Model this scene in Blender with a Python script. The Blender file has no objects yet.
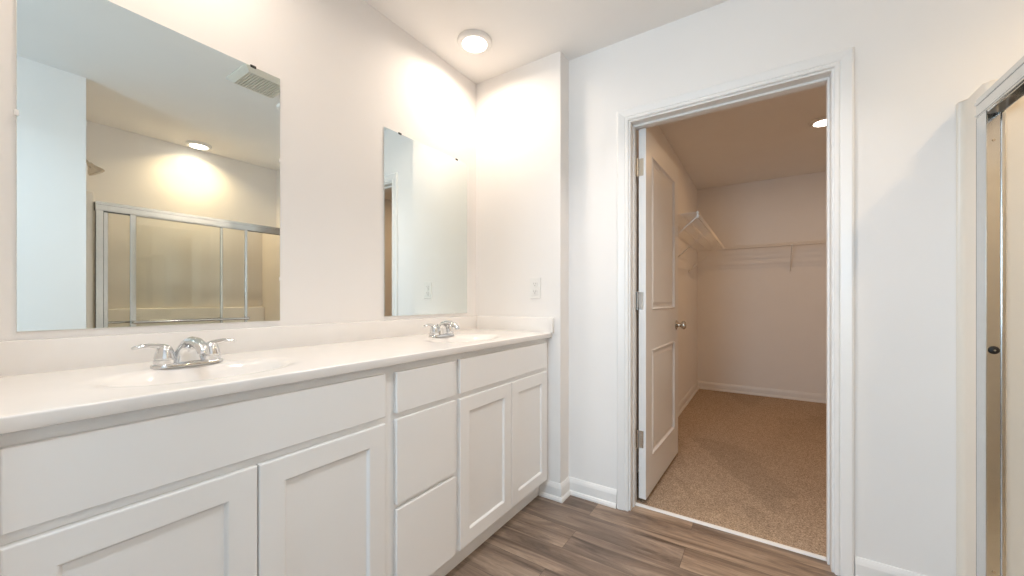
import bpy, bmesh, math, random
from mathutils import Vector, Matrix
random.seed(7)
scene = bpy.context.scene
COL = scene.collection
PI = math.pi

# ------------------------------------------------------------------ camera, sky, exposure
CX, CZ, YAW, FPX = 1.5084, 1.0877, 0.5833, 382.07
cam_data = bpy.data.cameras.new('camera')
cam_data.sensor_width = 36.0
cam_data.lens = FPX / 1024 * 36.0
cam_data.shift_y = 11.92 / 1024
cam_data.clip_start = 0.02
cam = bpy.data.objects.new('camera', cam_data)
COL.objects.link(cam)
cam.location = (CX, 0, CZ)
cam.rotation_euler = (PI / 2, 0, YAW)
scene.camera = cam

world = bpy.data.worlds.new('sky')
scene.world = world
world.use_nodes = True
bg = world.node_tree.nodes['Background']
bg.inputs[0].default_value = (0.62, 0.80, 1.0, 1)
bg.inputs[1].default_value = 1.0

vs = scene.view_settings
vs.view_transform = 'Standard'
vs.look = 'None'
vs.gamma = 1.0
vs.use_curve_mapping = False
vs.exposure = 0.67
scene.cycles.use_denoising = True
scene.cycles.max_bounces = 16
scene.cycles.diffuse_bounces = 8
scene.cycles.glossy_bounces = 6
scene.cycles.transparent_max_bounces = 16
scene.cycles.sample_clamp_indirect = 4.0
scene.cycles.caustics_reflective = True
scene.cycles.caustics_refractive = False

P_WINDOW, P_VANITY, P_SHOWER, P_CLOSET = 56.0, 3.0, 3.6, 4.8
P_FILL_CAM, C_FILL_CAM = 3.2, (.70, .87, 1.0)
P_FILL_ENTRY, C_FILL_ENTRY = 3.8, (1.0, .90, .83)
C_WINDOW, C_VANITY, C_SHOWER, C_CLOSET = (.62, .83, 1.0), (1.0, .83, .67), (1.0, .72, .40), (1.0, .60, .29)

def area_light(name, loc, rot, power, color, sx, sy=None, parent=None, shape=None):
    d = bpy.data.lights.new(name, 'AREA')
    d.energy = power
    d.color = color
    d.shape = shape or ('RECTANGLE' if sy else 'DISK')
    d.size = sx
    if sy:
        d.size_y = sy
    o = bpy.data.objects.new(name, d)
    COL.objects.link(o)
    o.location = loc
    o.rotation_euler = rot
    if parent:
        o.parent = parent
    return o

H = 2.44
Y_REAR = -2.0
WX0, WX1, WZ0, WZ1 = 0.36, 1.10, 0.85, 2.05       # the window behind the camera
# daylight coming in through that window
area_light('daylight', ((WX0 + WX1) / 2, Y_REAR - .22, (WZ0 + WZ1) / 2), (PI / 2, 0, 0), P_WINDOW, C_WINDOW, WX1 - WX0 + .1, WZ1 - WZ0 + .1)

# ------------------------------------------------------------------ materials
def new_mat(name, color, rough=.5, metal=0.0, spec=.5):
    m = bpy.data.materials.new(name)
    m.use_nodes = True
    b = m.node_tree.nodes['Principled BSDF']
    b.inputs['Base Color'].default_value = (*color, 1)
    b.inputs['Roughness'].default_value = rough
    b.inputs['Metallic'].default_value = metal
    b.inputs['Specular IOR Level'].default_value = spec
    return m, m.node_tree.nodes, m.node_tree.links, b

def bump(m, scale, strength, dist=.002, detail=3):
    n, l = m.node_tree.nodes, m.node_tree.links
    tc = n.new('ShaderNodeTexCoord')
    no = n.new('ShaderNodeTexNoise')
    no.inputs['Scale'].default_value = scale
    no.inputs['Detail'].default_value = detail
    bu = n.new('ShaderNodeBump')
    bu.inputs['Strength'].default_value = strength
    bu.inputs['Distance'].default_value = dist
    l.new(tc.outputs['Object'], no.inputs['Vector'])
    l.new(no.outputs['Fac'], bu.inputs['Height'])
    l.new(bu.outputs['Normal'], n['Principled BSDF'].inputs['Normal'])

def mottled(name, color, rough, var=.04, scale=6.0, metal=0.0, bscale=0, bstr=0, spec=.5):
    m, n, l, b = new_mat(name, color, rough, metal, spec)
    tc = n.new('ShaderNodeTexCoord')
    no = n.new('ShaderNodeTexNoise')
    no.inputs['Scale'].default_value = scale
    no.inputs['Detail'].default_value = 4
    rp = n.new('ShaderNodeValToRGB')
    rp.color_ramp.elements[0].position = .3
    rp.color_ramp.elements[1].position = .7
    rp.color_ramp.elements[0].color = (*[c * (1 - var) for c in color], 1)
    rp.color_ramp.elements[1].color = (*[min(1, c * (1 + var * .5)) for c in color], 1)
    l.new(tc.outputs['Object'], no.inputs['Vector'])
    l.new(no.outputs['Fac'], rp.inputs['Fac'])
    l.new(rp.outputs['Color'], b.inputs['Base Color'])
    if bstr:
        bump(m, bscale, bstr)
    return m

M_WALL = mottled('wall_paint', (.85, .83, .815), .85, .015, 3, bscale=260, bstr=.12, spec=.2)
M_CEIL = mottled('ceiling_paint', (.85, .835, .82), .9, .015, 3, bscale=200, bstr=.12, spec=.2)
M_TRIM = mottled('trim_paint', (.83, .82, .81), .35, .01, 4)
M_CAB = mottled('cabinet_paint', (.90, .90, .895), .38, .012, 5)
M_TOP = mottled('cultured_marble', (.86, .835, .81), .12, .02, 9)
M_CHROME = mottled('chrome', (.74, .75, .76), .06, .02, 12, metal=1.0)
M_SATIN = mottled('bright_aluminium', (.72, .73, .73), .15, .03, 30, metal=1.0)
M_NICKEL = mottled('satin_nickel', (.62, .57, .50), .25, .04, 30, metal=1.0)
M_BLACK = mottled('black_rubber', (.015, .014, .013), .5, .1, 40)
M_SURR = mottled('surround_acrylic', (.79, .735, .66), .3, .015, 3)
M_WIRE = mottled('white_vinyl_wire', (.82, .80, .78), .4, .02, 20)
M_PLAST = mottled('white_plastic', (.82, .815, .80), .4, .01, 20)
M_FAN = mottled('ivory_plastic', (.70, .66, .58), .5, .02, 20)
M_DARK = mottled('dark_slot', (.03, .03, .028), .8, .1, 30)
M_BRASS = mottled('hinge_nickel', (.66, .58, .47), .3, .05, 25, metal=1.0)

M_MIRROR, _n, _l, _b = new_mat('silvered_glass', (.84, .90, .89), 0.0, 1.0)
_no = _n.new('ShaderNodeTexNoise'); _no.inputs['Scale'].default_value = 2.0
_rp = _n.new('ShaderNodeValToRGB')
_rp.color_ramp.elements[0].color = (.835, .895, .885, 1); _rp.color_ramp.elements[1].color = (.845, .905, .895, 1)
_l.new(_no.outputs['Fac'], _rp.inputs['Fac']); _l.new(_rp.outputs['Color'], _b.inputs['Base Color'])

def glass_mat(name, tint):
    m = bpy.data.materials.new(name)
    m.use_nodes = True
    n, l = m.node_tree.nodes, m.node_tree.links
    n.clear()
    out = n.new('ShaderNodeOutputMaterial')
    mix = n.new('ShaderNodeMixShader')
    tr = n.new('ShaderNodeBsdfTransparent'); tr.inputs[0].default_value = (*tint, 1)
    gl = n.new('ShaderNodeBsdfGlossy'); gl.inputs['Roughness'].default_value = 0.01
    fr = n.new('ShaderNodeFresnel'); fr.inputs['IOR'].default_value = 1.45
    l.new(fr.outputs[0], mix.inputs[0]); l.new(tr.outputs[0], mix.inputs[1]); l.new(gl.outputs[0], mix.inputs[2])
    l.new(mix.outputs[0], out.inputs[0])
    return m
M_GLASS = glass_mat('shower_glass', (.985, .988, .975))
M_PANE = glass_mat('window_glass', (.97, .98, .98))

def emit_mat(name, color, strength):
    m = bpy.data.materials.new(name)
    m.use_nodes = True
    n, l = m.node_tree.nodes, m.node_tree.links
    n.clear()
    out = n.new('ShaderNodeOutputMaterial')
    e = n.new('ShaderNodeEmission')
    e.inputs[0].default_value = (*color, 1); e.inputs[1].default_value = strength
    l.new(e.outputs[0], out.inputs[0])
    return m
M_LENS = emit_mat('lit_lens', (1.0, .90, .78), 9.0)

def floor_mat():
    m, n, l, b = new_mat('wood_plank_vinyl', (.14, .10, .08), .38)
    tc = n.new('ShaderNodeTexCoord')
    br = n.new('ShaderNodeTexBrick')
    br.inputs['Scale'].default_value = 1.0
    br.inputs['Brick Width'].default_value = 1.22
    br.inputs['Row Height'].default_value = 0.152
    br.inputs['Mortar Size'].default_value = 0.0009
    br.inputs['Mortar Smooth'].default_value = .2
    br.inputs['Color1'].default_value = (0, 0, 0, 1)
    br.inputs['Color2'].default_value = (1, 1, 1, 1)
    br.inputs['Mortar'].default_value = (.5, .5, .5, 1)
    br.offset = .37; br.offset_frequency = 2
    l.new(tc.outputs['Object'], br.inputs['Vector'])
    # grain stretched along the plank, shifted from plank to plank
    mp = n.new('ShaderNodeMapping'); mp.inputs['Scale'].default_value = (1.7, 15, 1)
    add = n.new('ShaderNodeVectorMath'); add.operation = 'ADD'
    sc = n.new('ShaderNodeVectorMath'); sc.operation = 'SCALE'; sc.inputs['Scale'].default_value = 13.0
    l.new(tc.outputs['Object'], mp.inputs['Vector'])
    l.new(br.outputs['Color'], sc.inputs[0])
    l.new(mp.outputs[0], add.inputs[0]); l.new(sc.outputs[0], add.inputs[1])
    g1 = n.new('ShaderNodeTexNoise'); g1.inputs['Scale'].default_value = 1.0; g1.inputs['Detail'].default_value = 9
    g1.inputs['Roughness'].default_value = .72; g1.inputs['Distortion'].default_value = .6
    l.new(add.outputs[0], g1.inputs['Vector'])
    rp = n.new('ShaderNodeValToRGB')
    rp.color_ramp.elements[0].position = .34; rp.color_ramp.elements[0].color = (.115, .080, .060, 1)
    rp.color_ramp.elements[1].position = .67; rp.color_ramp.elements[1].color = (.48, .365, .275, 1)
    e = rp.color_ramp.elements.new(.5); e.color = (.270, .197, .148, 1)
    l.new(g1.outputs['Fac'], rp.inputs['Fac'])
    hs = n.new('ShaderNodeMix'); hs.data_type = 'RGBA'; hs.blend_type = 'MULTIPLY'; hs.inputs[0].default_value = 1.0
    tone = n.new('ShaderNodeValToRGB')
    tone.color_ramp.elements[0].color = (.72, .72, .74, 1); tone.color_ramp.elements[1].color = (1.12, 1.10, 1.06, 1)
    l.new(br.outputs['Color'], tone.inputs['Fac'])
    l.new(rp.outputs['Color'], hs.inputs[6]); l.new(tone.outputs['Color'], hs.inputs[7])
    seam = n.new('ShaderNodeMix'); seam.data_type = 'RGBA'
    l.new(br.outputs['Fac'], seam.inputs[0]); l.new(hs.outputs[2], seam.inputs[6])
    seam.inputs[7].default_value = (.10, .073, .056, 1)
    l.new(seam.outputs[2], b.inputs['Base Color'])
    bu = n.new('ShaderNodeBump'); bu.inputs['Strength'].default_value = .12; bu.inputs['Distance'].default_value = .002
    l.new(g1.outputs['Fac'], bu.inputs['Height']); l.new(bu.outputs['Normal'], b.inputs['Normal'])
    return m
M_FLOOR = floor_mat()

def carpet_mat():
    m, n, l, b = new_mat('carpet_pile', (.36, .28, .20), .97, spec=.1)
    tc = n.new('ShaderNodeTexCoord')
    f = n.new('ShaderNodeTexNoise'); f.inputs['Scale'].default_value = 170; f.inputs['Detail'].default_value = 3
    rp = n.new('ShaderNodeValToRGB')
    rp.color_ramp.elements[0].position = .32; rp.color_ramp.elements[0].color = (.235, .168, .116, 1)
    rp.color_ramp.elements[1].position = .68; rp.color_ramp.elements[1].color = (.63, .485, .36, 1)
    l.new(tc.outputs['Object'], f.inputs['Vector']); l.new(f.outputs['Fac'], rp.inputs['Fac'])
    # brushed areas where the pile leans another way
    v = n.new('ShaderNodeTexVoronoi'); v.inputs['Scale'].default_value = 2.3; v.inputs['Randomness'].default_value = 1
    mp = n.new('ShaderNodeMapping'); mp.inputs['Scale'].default_value = (1.0, .55, 1); mp.inputs['Rotation'].default_value = (0, 0, .5)
    wn = n.new('ShaderNodeTexNoise'); wn.inputs['Scale'].default_value = 9; wn.inputs['Detail'].default_value = 5
    ws = n.new('ShaderNodeVectorMath'); ws.operation = 'SCALE'; ws.inputs['Scale'].default_value = .22
    wa = n.new('ShaderNodeVectorMath'); wa.operation = 'ADD'
    l.new(tc.outputs['Object'], wn.inputs['Vector']); l.new(wn.outputs['Color'], ws.inputs[0]); l.new(tc.outputs['Object'], wa.inputs[0]); l.new(ws.outputs[0], wa.inputs[1])
    l.new(wa.outputs[0], mp.inputs['Vector']); l.new(mp.outputs[0], v.inputs['Vector'])
    sep = n.new('ShaderNodeSeparateColor'); l.new(v.outputs['Color'], sep.inputs[0])
    mr = n.new('ShaderNodeMapRange'); mr.inputs['To Min'].default_value = .90; mr.inputs['To Max'].default_value = 1.07
    l.new(sep.outputs[0], mr.inputs['Value'])
    cmb = n.new('ShaderNodeCombineColor')
    for i in range(3): l.new(mr.outputs[0], cmb.inputs[i])
    mx = n.new('ShaderNodeMix'); mx.data_type = 'RGBA'; mx.blend_type = 'MULTIPLY'; mx.inputs[0].default_value = 1
    l.new(rp.outputs['Color'], mx.inputs[6]); l.new(cmb.outputs[0], mx.inputs[7])
    l.new(mx.outputs[2], b.inputs['Base Color'])
    bu = n.new('ShaderNodeBump'); bu.inputs['Strength'].default_value = .6; bu.inputs['Distance'].default_value = .006
    l.new(f.outputs['Fac'], bu.inputs['Height']); l.new(bu.outputs['Normal'], b.inputs['Normal'])
    return m
M_CARPET = carpet_mat()

# ------------------------------------------------------------------ mesh helpers
class MB:
    """collects shapes (world or local coordinates) and links them as ONE mesh object"""
    def __init__(self):
        self.bm = bmesh.new()

    def box(self, x0, x1, y0, y1, z0, z1, bev=0.0, seg=2):
        b = bmesh.new()
        bmesh.ops.create_cube(b, size=1)
        for v in b.verts:
            v.co = Vector(((x0 + x1) / 2 + v.co.x * (x1 - x0), (y0 + y1) / 2 + v.co.y * (y1 - y0), (z0 + z1) / 2 + v.co.z * (z1 - z0)))
        if bev:
            bmesh.ops.bevel(b, geom=b.edges[:], offset=bev, segments=seg, profile=.5, affect='EDGES')
        return self._merge(b)

    def _merge(self, b):
        me = bpy.data.meshes.new('tmp')
        b.to_mesh(me); b.free()
        self.bm.from_mesh(me)
        bpy.data.meshes.remove(me)
        return self

    def tube(self, pts, r, seg=10, caps=True, flat=None):
        """swept tube; r a number or list; flat = list of (side, up) factors for the section"""
        pts = [Vector(p) for p in pts]
        n = len(pts)
        rs = r if isinstance(r, (list, tuple)) else [r] * n
        t0 = (pts[1] - pts[0]).normalized()
        up = Vector((0, 0, 1)) if abs(t0.z) < .9 else Vector((1, 0, 0))
        side = t0.cross(up).normalized()
        rings = []
        for i, p in enumerate(pts):
            t = (pts[min(i + 1, n - 1)] - pts[max(i - 1, 0)]).normalized()
            side = (side - t * side.dot(t)).normalized()
            nu = side.cross(t).normalized()
            fs, fu = flat[i] if flat else (1, 1)
            rings.append([self.bm.verts.new(p + side * (math.cos(2 * PI * k / seg) * rs[i] * fs) + nu * (math.sin(2 * PI * k / seg) * rs[i] * fu)) for k in range(seg)])
        for a, b in zip(rings, rings[1:]):
            for k in range(seg):
                self.bm.faces.new((a[k], a[(k + 1) % seg], b[(k + 1) % seg], b[k]))
        if caps:
            self.bm.faces.new(rings[0][::-1]); self.bm.faces.new(rings[-1])
        return self

    def lathe(self, prof, center=(0, 0, 0), axis='z', seg=32, sx=1, sy=1):
        """prof: (radius, height) pairs"""
        rings = []
        c = Vector(center)
        for r, h in prof:
            ring = []
            for k in range(seg):
                a = 2 * PI * k / seg
                u, v = math.cos(a) * r * sx, math.sin(a) * r * sy
                ring.append(self.bm.verts.new(c + {'z': Vector((u, v, h)), 'x': Vector((h, u, v)), 'y': Vector((v, h, u))}[axis]))
            rings.append(ring)
        for a, b in zip(rings, rings[1:]):
            for k in range(seg):
                self.bm.faces.new((a[k], a[(k + 1) % seg], b[(k + 1) % seg], b[k]))
        self.bm.faces.new(rings[0][::-1]); self.bm.faces.new(rings[-1])
        return self

    def sweep(self, path, prof, side=1):
        """profile (offset, z) run along a floor-plan polyline, mitred; side=+1 offsets to the left of travel"""
        P = [Vector(p) for p in path]
        nrm = []
        for a, b in zip(P, P[1:]):
            d = (b - a).normalized()
            nrm.append(Vector((-d.y, d.x)) * side)
        rings = []
        for i, p in enumerate(P):
            if i == 0: m = nrm[0]
            elif i == len(P) - 1: m = nrm[-1]
            else:
                s = nrm[i - 1] + nrm[i]
                m = s / (1 + nrm[i - 1].dot(nrm[i]))
            rings.append([self.bm.verts.new((p.x + m.x * o, p.y + m.y * o, z)) for o, z in prof])
        k = len(prof)
        for a, b in zip(rings, rings[1:]):
            for i in range(k):
                self.bm.faces.new((a[i], a[(i + 1) % k], b[(i + 1) % k], b[i]))
        self.bm.faces.new(rings[0][::-1]); self.bm.faces.new(rings[-1])
        return self

    def build(self, name, mat, parent=None, smooth=False, origin=None):
        bmesh.ops.recalc_face_normals(self.bm, faces=self.bm.faces[:])
        if parent is not None and not getattr(parent, 'local_build', None):
            off = parent.location if parent.parent is None else parent.location + parent.parent.location
        if origin is not None:
            o = Vector(origin)
            for v in self.bm.verts: v.co -= o
        me = bpy.data.meshes.new(name)
        self.bm.to_mesh(me); self.bm.free()
        me.materials.append(mat)
        if smooth:
            for p in me.polygons: p.use_smooth = True
            try: me.set_sharp_from_angle(angle=math.radians(40))
            except Exception: pass
        ob = bpy.data.objects.new(name, me)
        COL.objects.link(ob)
        if parent is not None: ob.parent = parent
        elif origin is not None: ob.location = origin
        return ob

def tag(o, label=None, cat=None, group=None, kind=None):
    if label: o['label'] = label
    if cat: o['category'] = cat
    if group: o['group'] = group
    if kind: o['kind'] = kind
    return o

def thing(name, label, cat, loc, rz=0, group=None):
    o = bpy.data.objects.new(name, None)
    o.empty_display_size = .05
    COL.objects.link(o)
    o.location = loc
    o.rotation_euler = (0, 0, rz)
    return tag(o, label, cat, group)

def copy_tree(o, parent=None):
    c = o.copy()
    COL.objects.link(c)
    if parent: c.parent = parent
    for ch in list(o.children): copy_tree(ch, c)
    return c

def struct(mb, name, mat, label, cat, smooth=False):
    o = mb.build(name, mat, smooth=smooth)
    return tag(o, label, cat, kind='structure')

# ------------------------------------------------------------------ the room shell
YR, YD, WR = 1.8754, 1.9796, .5857          # return wall, door wall, length of the return
YD2 = YD + .12
XJL, XJR, ZJ = .934, 1.733, 2.004           # door opening
XW, YW, XB = 1.949, .5136, 2.763            # right wall, its end, back of the shower alcove
XCL, XCR, YC = .824, 2.75, 5.17             # closet
XF = 2.071                                  # front of the shower frame

mb = MB().box(-.12, 2.90, Y_REAR - .12, YD2 - .04, -.06, 0)
struct(mb, 'floor', M_FLOOR, 'brown grey wood plank vinyl floor of the bathroom', 'floor')
mb = MB().box(XCL - .12, XCR + .12, YD2 - .04, YC + .12, -.06, .004)
struct(mb, 'floor_closet', M_CARPET, 'beige carpet on the floor of the walk-in closet', 'carpet')
mb = MB().box(-.12, 2.90, Y_REAR - .12, YD2, H, H + .08)
struct(mb, 'ceiling', M_CEIL, 'white bathroom ceiling', 'ceiling')
mb = MB().box(XCL - .12, XCR + .12, YD2, YC + .12, H, H + .08)
struct(mb, 'ceiling_closet', M_CEIL, 'ceiling of the walk-in closet', 'ceiling')
mb = MB().box(-.12, 0, Y_REAR - .12, YD2, 0, H)
struct(mb, 'wall_left', M_WALL, 'white wall behind the vanity and the mirrors', 'wall')
mb = MB().box(0, WR, YR, YD2, 0, H)
struct(mb, 'wall_return', M_WALL, 'short white wall at the far end of the vanity, with the outlet', 'wall')
mb = MB().box(0, WR, -.08, .0425, 0, H)
struct(mb, 'wall_near', M_WALL, 'short white wall closing the near end of the vanity', 'wall')
mb = MB().box(WR, XJL - .02, YD, YD2, 0, H).box(XJR + .02, 2.90, YD, YD2, 0, H).box(XJL - .02, XJR + .02, YD, YD2, ZJ + .02, H)
struct(mb, 'wall_back', M_WALL, 'white wall around the closet doorway', 'wall')
mb = MB().box(XW, 2.90, Y_REAR, YW, 0, H)
struct(mb, 'wall_right', M_WALL, 'white wall before the shower, seen in the large mirror', 'wall')
mb = MB().box(XB, 2.90, YW, YD, 0, H)
struct(mb, 'wall_shower', M_WALL, 'wall above the surround at the back of the shower', 'wall')
mb = MB()
mb.box(0, WX0, Y_REAR - .12, Y_REAR, 0, H).box(WX1, 2.90, Y_REAR - .12, Y_REAR, 0, H)
mb.box(WX0, WX1, Y_REAR - .12, Y_REAR, 0, WZ0).box(WX0, WX1, Y_REAR - .12, Y_REAR, WZ1, H)
struct(mb, 'wall_front', M_WALL, 'wall with the window behind the camera', 'wall')
mb = MB().box(XCL - .12, XCL, YD2, YC, 0, H)
struct(mb, 'wall_closet_left', M_WALL, 'closet wall behind the open door', 'wall')
mb = MB().box(XCL - .12, XCR + .12, YC, YC + .12, 0, H)
struct(mb, 'wall_closet_back', M_WALL, 'far wall of the walk-in closet', 'wall')
mb = MB().box(XCR, XCR + .12, YD2, YC, 0, H)
struct(mb, 'wall_closet_right', M_WALL, 'closet wall hidden by the door jamb', 'wall')

# window behind the camera
w = thing('window_1', 'white framed window behind the camera', 'window', (0, 0, 0)); tag(w, kind='structure')
mb = MB()
fw = .045
mb.box(WX0, WX0 + fw, Y_REAR - .09, Y_REAR - .03, WZ0, WZ1, .004).box(WX1 - fw, WX1, Y_REAR - .09, Y_REAR - .03, WZ0, WZ1, .004)
mb.box(WX0 + fw, WX1 - fw, Y_REAR - .09, Y_REAR - .03, WZ0, WZ0 + fw, .004).box(WX0 + fw, WX1 - fw, Y_REAR - .09, Y_REAR - .03, WZ1 - fw, WZ1, .004)
mb.box(WX0 + fw, WX1 - fw, Y_REAR - .085, Y_REAR - .035, (WZ0 + WZ1) / 2 - .02, (WZ0 + WZ1) / 2 + .02, .004)
mb.build('window_frame', M_TRIM, w)
MB().box(WX0 + fw, WX1 - fw, Y_REAR - .062, Y_REAR - .058, WZ0 + fw, WZ1 - fw).build('window_pane', M_PANE, w)

# baseboards: flat board with a shoe moulding and an eased top
BASE = [(0, 0), (.022, 0), (.022, .010), (.017, .020), (.012, .023), (.012, .066), (.009, .078), (.004, .090), (0, .090)]
mb = MB().sweep([(.462, YR), (WR, YR), (WR, YD), (.864, YD)], BASE, -1)
struct(mb, 'baseboard_back', M_TRIM, 'white baseboard wrapping the return wall up to the door casing', 'baseboard')
mb = MB().sweep([(1.803, YD), (2.055, YD)], BASE, -1)
struct(mb, 'baseboard_right', M_TRIM, 'white baseboard between the doorway and the shower', 'baseboard')
mb = MB().sweep([(XCL, YD2), (XCL, YC), (XCR, YC)], [(o, z + .004) for o, z in BASE], -1)
struct(mb, 'baseboard_closet', M_TRIM, 'white baseboard around the carpeted closet', 'baseboard')
mb = MB().sweep([(XW, YW - .002), (XW, Y_REAR), (0, Y_REAR), (0, -.08), (WR, -.08), (WR, .0425), (.462, .0425)], BASE, -1)
struct(mb, 'baseboard_front', M_TRIM, 'white baseboard along the near walls', 'baseboard')

# door casing (mitred, moulded) and jambs
def casing(mb, y, s):
    prof = [(0, 0), (0, .009), (.004, .012), (.012, .0125), (.016, .009), (.020, .0125), (.038, .016), (.050, .018), (.058, .014), (.060, 0)]
    xl, xr, zh = XJL - .009, XJR + .009, ZJ + .009
    rings = [[mb.bm.verts.new(p) for p in ((xl - w_, y + s * d, 0), (xl - w_, y + s * d, zh + w_), (xr + w_, y + s * d, zh + w_), (xr + w_, y + s * d, 0))] for w_, d in prof]
    for a, b in zip(rings, rings[1:]):
        for k in range(3):
            mb.bm.faces.new((a[k], a[k + 1], b[k + 1], b[k]))
    for k in (0, 3):
        mb.bm.faces.new([r[k] for r in rings])
mb = MB(); casing(mb, YD, -1)
struct(mb, 'trim_1', M_TRIM, 'white moulded casing around the closet doorway', 'door casing')
mb = MB(); casing(mb, YD2, 1)
struct(mb, 'trim_2', M_TRIM, 'white casing on the closet side of the doorway', 'door casing')
mb = MB()
mb.box(XJL - .02, XJL, YD - .001, YD2 + .001, 0, ZJ + .02, .0015).box(XJR, XJR + .02, YD - .001, YD2 + .001, 0, ZJ + .02, .0015).box(XJL, XJR, YD - .001, YD2 + .001, ZJ, ZJ + .02, .0015)
mb.box(XJR - .008, XJR, YD + .045, YD + .078, 0, ZJ, .002).box(XJL, XJL + .006, YD + .045, YD + .075, 0, ZJ, .002).box(XJL + .006, XJR - .008, YD + .045, YD + .078, ZJ - .011, ZJ, .002)
struct(mb, 'trim_3', M_TRIM, 'white jamb and door stop of the closet doorway', 'door jamb')
mb = MB().sweep([(XJL, YD + .079), (XJR, YD + .079)], [(-.011, 0), (-.011, .003), (-.007, .0075), (.007, .0085), (.011, .005), (.011, 0)])
tag(mb.build('threshold_strip', M_TRIM), 'thin white transition strip between plank floor and carpet in the doorway', 'threshold')

# ------------------------------------------------------------------ closet door (open into the closet)
DW, DT, DZ0, DZ1 = .775, .037, .030, 2.000
door = thing('door_1', 'white two panel door standing open into the closet', 'door', (.986, 2.078, 0), math.radians(1.7) * -1)
tag(door, kind='structure')
# local: x across the thickness (0 = room face, -DT = wall face), y from hinge to latch edge
def door_leaf():
    mb = MB(); bm = mb.bm
    ys = [0, .115, DW - .115, DW]; panels = [(.225, .815), (1.03, 1.885)]
    zs = [DZ0, panels[0][0], panels[0][1], panels[1][0], panels[1][1], DZ1]
    for sx, sg in ((0, -1), (-DT, 1)):
        g = {(i, j): bm.verts.new((sx, ys[i], zs[j])) for i in range(4) for j in range(6)}
        for i in range(3):
            for j in range(5):
                c = [g[i, j], g[i + 1, j], g[i + 1, j + 1], g[i, j + 1]]
                if i == 1 and j in (1, 3):
                    y0, y1, z0, z1 = ys[1], ys[2], zs[j], zs[j + 1]
                    prev = c
                    for ins, dep in ((.008, -.004), (.016, .008), (.030, .010), (.046, .003)):
                        nx = [bm.verts.new((sx + sg * dep, y, z)) for y, z in ((y0 + ins, z0 + ins), (y1 - ins, z0 + ins), (y1 - ins, z1 - ins), (y0 + ins, z1 - ins))]
                        for k in range(4):
                            bm.faces.new((prev[k], prev[(k + 1) % 4], nx[(k + 1) % 4], nx[k]))
                        prev = nx
                    bm.faces.new(prev)
                else:
                    bm.faces.new(c)
    b = [(0, 0), (-DT, 0), (-DT, DW), (0, DW)]
    for k in (0, 2):
        (xa, ya), (xb, yb) = b[k], b[(k + 1) % 4]
        bm.faces.new([bm.verts.new(p) for p in ((xa, ya, DZ0), (xb, yb, DZ0), (xb, yb, DZ1), (xa, ya, DZ1))])
    for z in (DZ0, DZ1):
        bm.faces.new([bm.verts.new((x, y, z)) for x, y in b])
    bmesh.ops.remove_doubles(bm, verts=bm.verts[:], dist=1e-5)
    return mb
door_leaf().build('door_panel', M_TRIM, door)
kn = MB()
KP = [(.030, 0), (.032, .003), (.030, .008), (.018, .011), (.012, .016), (.0115, .026), (.016, .031), (.025, .038), (.0285, .047), (.027, .056), (.018, .063), (.004, .065)]
kn.lathe([(r, h) for r, h in KP], (0, DW - .065, .918), 'x')
k = kn.build('door_knob', M_NICKEL, door, smooth=True)
kn = MB().lathe([(r, -DT - h) for r, h in KP], (0, DW - .065, .918), 'x')
kn.build('door_knob', M_NICKEL, door, smooth=True)
MB().box(-DT + .006, -.006, DW - .001, DW + .0015, .888, .948, .0008).build('latch_plate', M_NICKEL, door)
for z, mt in ((1.795, M_BRASS), (1.083, M_SATIN), (.345, M_NICKEL)):
    hb = MB()
    hb.box(-DT + .002, -.012, -.0025, .0005, z - .046, z + .046, .0012)           # leaf on the door edge
    hb.box(-DT - .0135, -DT - .0105, -.036, -.004, z - .046, z + .046, .0012)     # leaf on the jamb
    hb.tube([(-DT - .006, -.006, z - .049), (-DT - .006, -.006, z + .049)], .006, 12)
    for dz in (-.03, 0, .03):
        hb.lathe([(.0035, -.0034), (.003, -.0024)], (-.02, 0, z + dz), 'y', 8)
    hb.build('hinge', mt, door)

# ------------------------------------------------------------------ vanity cabinets
XFF, XDF, XTK = .504, .520, .458
YV0, YV1 = .055, YR - .001
ZCB, ZCT = .095, .881
def slab(name, parent, o, y0, y1, z0, z1):
    return MB().box(XFF + .0006, XDF, y0, y1, z0, z1, .0028, 2).build(name, M_CAB, parent, origin=o)

def shaker(parent, o, y0, y1, z0, z1, st=.060):
    mb = MB(); bm = mb.bm
    xo, xp = XDF, XDF - .0085
    ys, zs = (y0, y1), (z0, z1)
    e = .0025
    def ring(ins, x):
        return [bm.verts.new((x, y, z)) for y, z in ((y0 + ins, z0 + ins), (y1 - ins, z0 + ins), (y1 - ins, z1 - ins), (y0 + ins, z1 - ins))]
    rs = [ring(0, XFF + .0006), ring(0, xo - e), ring(e * .4, xo - e * .35), ring(e * 1.2, xo), ring(st - .003, xo), ring(st, xo - .002), ring(st + .004, xp)]
    for a, b in zip(rs, rs[1:]):
        for k in range(4):
            bm.faces.new((a[k], a[(k + 1) % 4], b[(k + 1) % 4], b[k]))
    bm.faces.new(rs[0][::-1]); bm.faces.new(rs[-1])
    return mb.build('cabinet_door', M_CAB, parent, origin=o)

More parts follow.
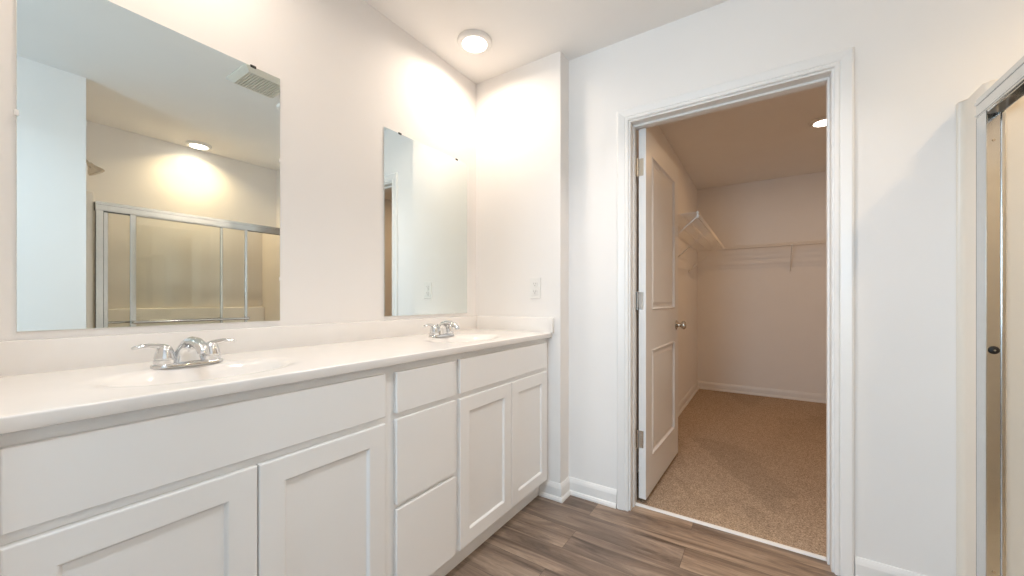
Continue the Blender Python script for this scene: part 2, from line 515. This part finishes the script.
def carcass(parent, o, y0, y1, rails, stiles):
    mb = MB()
    t = .016
    mb.box(.004, XFF - .019, y0, y0 + t, ZCB, ZCT - .001).box(.004, XFF - .019, y1 - t, y1, ZCB, ZCT - .001)
    mb.box(.004, XFF - .019, y0 + t, y1 - t, ZCB, ZCB + t).box(.004, .010, y0 + t, y1 - t, ZCB + t, ZCT - .001)
    mb.build('cabinet_box', M_CAB, parent, origin=o)
    ff = MB()
    for a, b in stiles: ff.box(XFF - .019, XFF, a, b, ZCB, ZCT - .001)
    for s0, s1 in zip(stiles, stiles[1:]):
        for a, b in rails: ff.box(XFF - .019, XFF, s0[1], s1[0], a, b)
    ff.build('face_frame', M_CAB, parent, origin=o)
    MB().box(XTK - .016, XTK, y0, y1, 0, ZCB).build('toe_kick', M_CAB, parent, origin=o)

def sink_base(label, y0, y1, f0, f1, mid):
    o = (.25, (y0 + y1) / 2, 0)
    c = thing('vanity_cabinet', label, 'cabinet', o)
    carcass(c, o, y0, y1, [(ZCB, .135), (.690, .730), (.845, ZCT - .001)], [(y0, f0 + .016), (f1 - .016, y1)])
    slab('false_drawer_front', c, o, f0, f1, .720, .856)
    shaker(c, o, f0, mid - .0018, .108, .700)
    shaker(c, o, mid + .0018, f1, .108, .700)
    return c
sink_base('white sink cabinet under the large mirror, at the near end of the vanity', YV0, .8025, .057, .781, .420)
sink_base('white sink cabinet under the smaller mirror, against the short return wall', 1.1185, YV1, 1.131, 1.845, 1.497)
o = (.25, .96, 0)
c = thing('drawer_cabinet', 'narrow white three drawer cabinet between the two sink cabinets', 'cabinet', o)
carcass(c, o, .8025, 1.1185, [(ZCB, .135), (.405, .432), (.695, .728), (.845, ZCT - .001)], [(.8025, .838), (1.090, 1.1185)])
for z0, z1 in ((.108, .409), (.424, .702), (.720, .854)):
    slab('drawer_front', c, o, .824, 1.105, z0, z1)

# worktop with two moulded-in basins
XC0, XC1, ZT = .0, .5345, .908
FAUCETS = ((.172, .392), (.172, 1.392))
BAS = [(.318, y, .135, .205) for _, y in FAUCETS]
def top_z(x, y):
    z = ZT
    for bx, by, ax, ay in BAS:
        r = math.sqrt(((x - bx) / ax) ** 2 + ((y - by) / ay) ** 2)
        if r < 1.12:
            if r > 1:
                z -= .0016 * ((1.12 - r) / .12) ** 2
            else:
                t = 1 - r
                s = min(1, t / .62)
                z -= .0016 + .090 * (s * s * (3 - 2 * s))
    d = XC1 - x                       # eased front edge
    R = .004
    if d < R:
        z -= R - math.sqrt(max(0, R * R - (R - d) ** 2))
    return z
o = (.27, .96, ZT)
top = thing('countertop', 'long glossy white countertop with two moulded sinks', 'countertop', o)
mb = MB(); bm = mb.bm
xs = [XC0 + i * .0105 for i in range(50)] + [XC1 - .004, XC1 - .003, XC1 - .002, XC1 - .0012, XC1 - .0006, XC1 - .0002, XC1]
xs = sorted(x for x in xs if x <= XC1)
ny = 176
ysl = [YV0 - .012 + (YV1 - YV0 + .012) * i / ny for i in range(ny + 1)]
grid = [[bm.verts.new((x, y, top_z(x, y))) for y in ysl] for x in xs]
for i in range(len(xs) - 1):
    for j in range(ny):
        bm.faces.new((grid[i][j], grid[i + 1][j], grid[i + 1][j + 1], grid[i][j + 1]))
ZB = ZCT
fr = [grid[-1]] + [[bm.verts.new((XC1 - dx, y, z)) for y in ysl] for dx, z in ((0, ZB + .004), (.0012, ZB + .0012), (.004, ZB), (.030, ZB))]
for a, b in zip(fr, fr[1:]):
    for j in range(ny):
        bm.faces.new((a[j], b[j], b[j + 1], a[j + 1]))
bl = [bm.verts.new((x, ysl[0], ZB)) for x in xs]
for i in range(len(xs) - 1):
    bm.faces.new((grid[i][0], bl[i], bl[i + 1], grid[i + 1][0]))
mb.build('sink_top', M_TOP, top, smooth=True, origin=o)
MB().box(.0005, .021, YV0 - .012, YV1, ZT - .001, .990, .002, 2).build('backsplash', M_TOP, top, smooth=True, origin=o)
MB().box(.021, .548, YV1 - .020, YV1, ZT - .001, .990, .002, 2).build('side_splash', M_TOP, top, smooth=True, origin=o)
for bx, by, ax, ay in BAS:
    MB().lathe([(.021, 0), (.022, .002), (.018, .003), (.016, -.002), (.002, -.003)], (bx, by, top_z(bx, by) + .001), 'z', 24).build('sink_drain', M_CHROME, top, smooth=True, origin=o)

# faucets
def faucet():
    f = thing('faucet', 'chrome two handle faucet below the large mirror', 'faucet', (*FAUCETS[0], ZT))
    b = MB()
    prof = [(1.0, 0), (1.0, .005), (.95, .008), (.82, .010)]
    rings = []
    for s, h in prof:
        ring = []
        for k in range(40):
            a = 2 * PI * k / 40
            cy = .051 if math.sin(a) > 0 else -.051
            ring.append(b.bm.verts.new((math.cos(a) * .027 * s, cy + math.sin(a) * .029 * s, h)))
        rings.append(ring)
    for p, q in zip(rings, rings[1:]):
        for k in range(40): b.bm.faces.new((p[k], p[(k + 1) % 40], q[(k + 1) % 40], q[k]))
    b.bm.faces.new(rings[0][::-1]); b.bm.faces.new(rings[-1])
    b.build('faucet_base', M_CHROME, f, smooth=True)
    s = MB()
    path = [(-.004, 0, .008), (-.003, 0, .026), (.002, 0, .046), (.014, 0, .060), (.032, 0, .067), (.055, 0, .066), (.078, 0, .060), (.095, 0, .052), (.101, 0, .044), (.102, 0, .038)]
    rad = [.024, .0225, .021, .0195, .018, .0165, .015, .0135, .0125, .0115]
    fl = [(1.70, .80), (1.52, .85), (1.30, .85), (1.15, .78), (1.08, .70), (1.05, .65), (1.05, .65), (1.0, .75), (1.0, .9), (1.0, 1.0)]
    s.tube(path, rad, 20, True, fl)
    sp = s.build('spout', M_CHROME, f, smooth=True)
    r = MB().tube([(-.030, 0, .012), (-.030, 0, .052)], .0022, 8).lathe([(.003, .050), (.005, .053), (.005, .058), (.002, .060)], (-.030, 0, 0), 'z', 12)
    r.build('lift_rod', M_CHROME, f, smooth=True)
    for sg in (-1, 1):
        h = MB()
        h.lathe([(.0235, .008), (.0235, .020), (.0215, .0215), (.0215, .0235), (.0225, .025), (.0205, .036), (.0175, .046), (.0145, .053), (.009, .058), (.002, .060)], (0, sg * .051, 0), 'z', 24)
        hd = h.build('handle', M_CHROME, f, smooth=True)
        lv = MB().tube([(.0, sg * .051, .053), (-.001, sg * .064, .057), (-.002, sg * .082, .0605), (-.003, sg * .096, .0600), (-.003, sg * .110, .0565), (-.003, sg * .115, .0545)],
                       [.0095, .0088, .0082, .0085, .0090, .0060], 14, True, [(1, .9), (1, .8), (1, .65), (1.1, .55), (1.15, .52), (1.1, .5)])
        lv.build('lever', M_CHROME, hd, smooth=True)
    return f
f1 = faucet()
f2 = copy_tree(f1)
f2.location = (*FAUCETS[1], ZT)
tag(f2, 'chrome two handle faucet below the smaller mirror')

# ------------------------------------------------------------------ mirrors
def mirror(label, y0, y1, z0, z1, clips):
    o = (0, (y0 + y1) / 2, z0)
    m = thing('wall_mirror', label, 'mirror', o)
    MB().box(.0008, .0055, y0, y1, z0, z1, .0008, 1).build('mirror_glass', M_MIRROR, m, origin=o)
    for kind, y, z in clips:
        c_ = MB()
        if kind == 't': c_.box(.0006, .0075, y - .009, y + .009, z - .005, z + .004, .0012)
        else: c_.box(.0006, .0080, y - .004, y + .004, z - .007, z + .007, .0015)
        cl = c_.build('mirror_clip', M_DARK if kind == 't' else M_PLAST, m, origin=o)
        tag(cl, 'small dark clip' if kind == 't' else 'small clear plastic clip')
mirror('large frameless mirror nearer the camera, reflecting the shower doors', .1105, .7114, 1.011, 1.9101,
       [('t', .622, 1.9101), ('s', .1105, 1.539), ('s', .7114, 1.606), ('s', .7114, 1.166)])
mirror('frameless mirror by the corner, reflecting blank white wall', 1.1788, 1.7843, 1.009, 1.9101,
       [('t', 1.272, 1.9101), ('t', 1.690, 1.9101), ('s', 1.7843, 1.16), ('s', 1.67, 1.009)])

# ------------------------------------------------------------------ outlet on the return wall
o = (.430, YR, 1.155)
ol = thing('wall_outlet', 'white duplex outlet on the short wall above the vanity end', 'outlet', o)
MB().box(.395, .465, YR - .0055, YR - .0002, 1.0975, 1.2125, .0022).build('cover_plate', M_PLAST, ol, origin=o)
for dz in (-.0215, .0215):
    r = MB().lathe([(.0165, -.0085), (.0165, -.0052)], (.430, YR, 1.155 + dz), 'y', 24, 1, 1).build('receptacle', M_PLAST, ol, smooth=True, origin=o)
    s = MB().box(.4225, .4240, YR - .0092, YR - .0080, 1.155 + dz + .000, 1.155 + dz + .008).box(.4360, .4375, YR - .0092, YR - .0080, 1.155 + dz + .000, 1.155 + dz + .007)
    s.lathe([(.0022, -.0092), (.0022, -.0080)], (.430, YR, 1.155 + dz - .007), 'y', 10)
    s.build('slots', M_DARK, r, origin=o)
MB().lathe([(.0030, -.0066), (.0030, -.0050)], (.430, YR, 1.155), 'y', 12).build('screw', M_PLAST, ol, origin=o)

# ------------------------------------------------------------------ ceiling lights
def disk_light(label, x, y, power, color, spread=180, size=.125):
    t = thing('ceiling_light', label, 'ceiling light', (x, y, H))
    MB().lathe([(.090, -.0002), (.090, -.008), (.086, -.015), (.076, -.019), (.0665, -.0195), (.0625, -.0165), (.0625, -.010)], (0, 0, 0), 'z', 48).build('trim_ring', M_PLAST, t, smooth=True)
    ln = MB().lathe([(.0622, -.011), (.0620, -.0185), (.047, -.0205), (.002, -.0215)], (0, 0, 0), 'z', 48).build('lens', M_LENS, t, smooth=True)
    area_light('lamp_glow', (0, 0, -.0245), (0, 0, 0), power, color, size, parent=t).data.spread = math.radians(spread)
    return t
disk_light('round flush ceiling light in the corner above the smaller mirror', .245, 1.560, P_VANITY, C_VANITY, 165)
disk_light('round flush ceiling light over the near sink, above the large mirror', .245, .400, P_VANITY * .62, C_VANITY, 165)
disk_light('round ceiling light inside the shower, seen in the large mirror', 2.612, 1.275, P_SHOWER, C_SHOWER, 140)
disk_light('round ceiling light inside the closet, half hidden by the door jamb', 1.885, 3.700, P_CLOSET, C_CLOSET, 180, .08)

disk_light('added round fill light on the ceiling, out of view by the camera', 1.22, .02, P_FILL_CAM, C_FILL_CAM, 135)  # added fill lamp, no known fixture here; brightens the cabinet fronts

disk_light('added round fill light on the ceiling, out of view before the closet doorway', 1.30, 1.40, P_FILL_ENTRY, C_FILL_ENTRY, 112)  # added fill lamp; lifts floor, door and right cabinets

# exhaust fan
o = (1.10, 1.115, H)
fan = thing('exhaust_fan', 'square ivory exhaust fan grille on the ceiling, seen in the large mirror', 'exhaust fan', o)
mb = MB(); bm = mb.bm
h1, h2 = .135, .105
def sq(h, z): return [bm.verts.new((o[0] + sx * h, o[1] + sy * h, z)) for sx, sy in ((-1, -1), (1, -1), (1, 1), (-1, 1))]
rs = [sq(h1, H - .0003), sq(h1, H - .006), sq(h1 - .006, H - .011), sq(h2, H - .028), sq(h2 - .006, H - .028), sq(h2 - .006, H - .010)]
for a, b in zip(rs, rs[1:]):
    for k in range(4): bm.faces.new((a[k], a[(k + 1) % 4], b[(k + 1) % 4], b[k]))
bm.faces.new(rs[-1])
mb.build('fan_cover', M_FAN, fan, origin=o)
g = MB()
for i in range(13):
    y = o[1] - .090 + i * .015
    g.box(o[0] - .098, o[0] + .098, y - .0045, y + .0045, H - .0265, H - .016)
g.build('grille', M_FAN, fan, origin=o)

# ------------------------------------------------------------------ shower
ZS, LEDGE = 1.778, 1.02
YS0, YS1 = YW + .055, 1.832          # inside faces of the end panels
o = (2.4, (YW + YD) / 2, 0)
su = thing('shower_surround', 'off white moulded shower surround and pan behind the sliding glass doors', 'shower', o)
# end panels with a rounded front flange
def end_panel(ya, yb, xf, name):
    """ya wall side, yb shower side"""
    mb = MB(); bm = mb.bm
    s = 1 if yb > ya else -1
    pts = [(xf - .020, ya + s * .001), (xf - .020, ya + s * .003)]
    for k in range(7):
        a = k / 6 * PI / 2
        pts.append((xf - .016 + .016 * math.sin(a), ya + s * (.003 + .020 * (1 - math.cos(a)))))
    w_ = abs(yb - ya)
    for k in range(7):
        a = k / 6 * PI / 2
        pts.append((xf + .012 - .012 * math.cos(a), yb - s * (.012 - .012 * math.sin(a))))
    pts += [(XB - .03, yb), (XB - .03, ya + s * .001)]
    lo = [bm.verts.new((x, y, .004)) for x, y in pts]; hi = [bm.verts.new((x, y, ZS)) for x, y in pts]
    n_ = len(pts)
    for k in range(n_): bm.faces.new((lo[k], lo[(k + 1) % n_], hi[(k + 1) % n_], hi[k]))
    bm.faces.new(lo); bm.faces.new(hi)
    bmesh.ops.bevel(bm, geom=[e for e in bm.edges if e.verts[0].co.z > ZS - .001 and e.verts[1].co.z > ZS - .001], offset=.006, segments=2, profile=.5, affect='EDGES')
    return mb.build(name, M_SURR, su, smooth=True, origin=o)
end_panel(YW, YS0, XF + .020, 'end_panel')
end_panel(YD, YS1, XF + .020, 'end_panel')
mb = MB()
mb.box(XB - .030, XB - .001, YW + .002, YD - .002, LEDGE, ZS, .006, 2)
mb.box(XB - .085, XB - .001, YS0 + .0005, YS1 - .0005, .004, LEDGE, .010, 3)
mb.build('back_panel', M_SURR, su, smooth=True, origin=o)
mb = MB()
mb.box(XF - .025, XF + .075, YS0 + .001, YS1 - .001, .002, .115, .012, 3)
mb.box(XF + .060, XB - .086, YS0 + .001, YS1 - .001, .002, .045, .006, 2)
mb.build('shower_pan', M_SURR, su, smooth=True, origin=o)
MB().lathe([(.045, .045), (.045, .048), (.035, .049), (.004, .0485)], (2.40, (YS0 + YS1) / 2, 0), 'z', 32).build('drain', M_CHROME, su, smooth=True, origin=o)

# sliding door frame and panels
o = (XF, 1.2, .115)
ZH0, ZH1 = 1.664, 1.7228
YJ0, YJ1 = YS0 + .003, 1.792
sd = thing('shower_door', 'chrome framed sliding shower door with two clear glass panels', 'shower door', o)
mb = MB()
mb.box(XF, XF + .004, YJ0, YJ1 + .036, ZH0, ZH1, .001)
mb.box(XF + .046, XF + .050, YJ0, YJ1 + .036, ZH0, ZH1, .001)
mb.box(XF + .004, XF + .046, YJ0, YJ1 + .036, ZH1 - .006, ZH1, .001)
mb.box(XF + .022, XF + .026, YJ0 + .002, YJ1 + .034, ZH0 + .012, ZH1 - .006, .0008)
mb.box(XF - .004, XF + .0005, YJ0, YJ1 + .036, ZH1 - .020, ZH1 - .010, .002)
mb.box(XF - .003, XF + .0005, YJ0, YJ1 + .036, ZH0 + .004, ZH0 + .010, .0012)
mb.build('header_rail', M_SATIN, sd, origin=o)
def jamb(y0, y1, inner):
    mb = MB()
    s = 1 if inner > 0 else -1
    mb.box(XF + .001, XF + .045, min(y0, y0 + s * .004), max(y0, y0 + s * .004), .145, ZH0, .0008)      # web, on the surround
    mb.box(XF + .001, XF + .005, min(y0, y1), max(y0, y1), .145, ZH0, .0008)
    m2 = .55 * y0 + .45 * y1
    mb.box(XF + .041, XF + .053, min(y0, m2 + s * .004), max(y0, m2 + s * .004), .145, ZH0, .003)
    mb.box(XF + .005, XF + .041, min(m2, m2 + s * .003), max(m2, m2 + s * .003), .145, ZH0, .0006)
    j = mb.build('side_jamb', M_SATIN, sd, origin=o)
    for z in (.25, .95, 1.58):
        yb = m2 + s * .003
        if abs(z - .95) < .1:
            MB().lathe([(.0125, 0), (.0115, s * .004), (.007, s * .0065), (.002, s * .0065)], (XF + .0275, yb, .933), 'y', 20).build('bumper', M_BLACK, j, smooth=True, origin=o)
            MB().lathe([(.0032, s * .0064), (.0025, s * .0076)], (XF + .0275, yb, .933), 'y', 12).build('screw', M_SATIN, j, origin=o)
        else:
            MB().lathe([(.0042, 0), (.0036, s * .0018)], (XF + .0275, yb, z), 'y', 12).build('screw', M_NICKEL, j, smooth=True, origin=o)
jamb(YJ0, YJ0 + .036, 1)
jamb(YS1 - .001, 1.766, -1)
mb = MB()
mb.box(XF, XF + .050, YJ0, YS1 - .001, .1155, .121, .001).box(XF, XF + .004, YJ0, YS1 - .001, .121, .146, .001)
mb.box(XF + .023, XF + .026, YJ0, YS1 - .001, .121, .140, .0008).box(XF + .046, XF + .050, YJ0, YS1 - .001, .121, .136, .001)
mb.build('bottom_track', M_SATIN, sd, origin=o)
def sliding_panel(y0, y1, x, label, bar_side, wide):
    p = MB().box(x - .003, x + .003, y0 + .006, y1 - .006, .150, ZH0 + .010).build('glass_panel', M_GLASS, sd, origin=o)
    tag(p, label)
    f = MB()
    f.box(x - .008, x + .008, y0, y0 + wide, .145, ZH0 + .014, .0025)
    f.box(x - .008, x + .008, y1 - .018, y1, .145, ZH0 + .014, .0025)
    f.box(x - .008, x + .008, y0 + wide, y1 - .018, .145, .168, .002).box(x - .008, x + .008, y0 + wide, y1 - .018, ZH0 - .004, ZH0 + .014, .002)
    f.build('panel_frame', M_SATIN, p, origin=(0, 0, 0) if False else o)
    b = MB()
    bx = x + bar_side * .048
    b.tube([(bx, y0 + .012, .936), (bx, y1 - .010, .936)], .0085, 14)
    b.build('towel_bar', M_CHROME, p, smooth=True, origin=o)
    k = MB()
    for yy in (y0 + wide * .5, y1 - .010):
        k.box(min(x, bx) - .006, max(x, bx) + .006, yy - .010, yy + .010, .925, .947, .003)
    k.build('bar_bracket', M_NICKEL, p, origin=o)
sliding_panel(.734, 1.435, XF + .013, 'outer glass panel with towel bar on the room side', -1, .030)
sliding_panel(.612, 1.272, XF + .035, 'inner glass panel with bar on the shower side', 1, .022)

# shower head on the near end wall
o = (2.42, YW, 2.06)
sh = thing('showerhead', 'small chrome shower head on a bent arm above the surround', 'shower head', o)
MB().lathe([(.030, .0005), (.030, .004), (.020, .010), (.010, .012)], (2.42, YW, 2.065), 'y', 24).build('wall_flange', M_CHROME, sh, smooth=True, origin=o)
MB().tube([(2.42, YW + .006, 2.065), (2.42, YW + .04, 2.064), (2.42, YW + .065, 2.055), (2.42, YW + .085, 2.037)], .0085, 12).build('shower_arm', M_NICKEL, sh, smooth=True, origin=o)
mb = MB()
d = Vector((0, .55, -.83)).normalized(); p0 = Vector((2.42, YW + .083, 2.040))
mb.tube([p0 + d * t for t in (0, .010, .018, .030, .055, .070, .075)], [.013, .015, .018, .025, .043, .047, .042], 24)
mb.build('spray_head', M_NICKEL, sh, smooth=True, origin=o)

# ------------------------------------------------------------------ wire shelves in the closet
ZSH, SHD = 1.685, .305
def wire_shelf(label, loc, rz, L, braces, end_cap, lip_end=0):
    """local: x along the wall, y out from the wall, z = 0 at the deck"""
    t = thing('wire_shelf', label, 'shelf', loc, rz, 'wire shelves in the closet')
    m = MB()
    for y, z in ((.008, 0), (SHD, 0), (SHD, -.030), (.12, -.004), (.21, -.004)):
        m.tube([(0, y, z), (L, y, z)], .0038, 6)
    n_ = int(L / .0254)
    for i in range(n_ + 1):
        x = i * L / n_
        m.tube([(x, .006, .0035), (x, SHD + .002, .0035), (x, SHD + .0035, -.0005), (x, SHD + .0035, -.032)], .0016, 4)
    m.build('wire_deck', M_WIRE, t)
    for x in braces:
        b = MB()
        b.tube([(x, SHD - .006, -.024), (x, .004, -.285)], .0048, 8)
        b.box(x - .007, x + .007, .0008, .005, -.312, -.270, .001)
        b.tube([(x, SHD - .010, -.034), (x, SHD - .004, -.024), (x, SHD + .006, -.024), (x, SHD + .006, -.034)], .0032, 6)
        b.build('diagonal_brace', M_WIRE, t)
    if end_cap is not None:
        e = MB()
        for y, z in ((SHD, 0), (SHD, -.030)):
            e.box(end_cap - .006, end_cap + .010, y - .007, y + .007, z - .008, z + .008, .002)
        e.box(end_cap - .006, end_cap + .006, SHD - .006, SHD + .006, -.026, -.004, .0015)
        e.build('end_cap', M_PLAST, t)
    return t
YS_START = 2.88
wire_shelf('white wire shelf on the closet wall beyond the open door', (XCL + .001, YC - .320, ZSH), -PI / 2, YC - .320 - YS_START, [.34, 1.33, YC - .320 - YS_START - .012], YC - .320 - YS_START)
wire_shelf('white wire shelf across the far closet wall', (XCR - .004, YC - .001, ZSH), PI, XCR - .008 - XCL, [XCR - 1.75, .25], None)
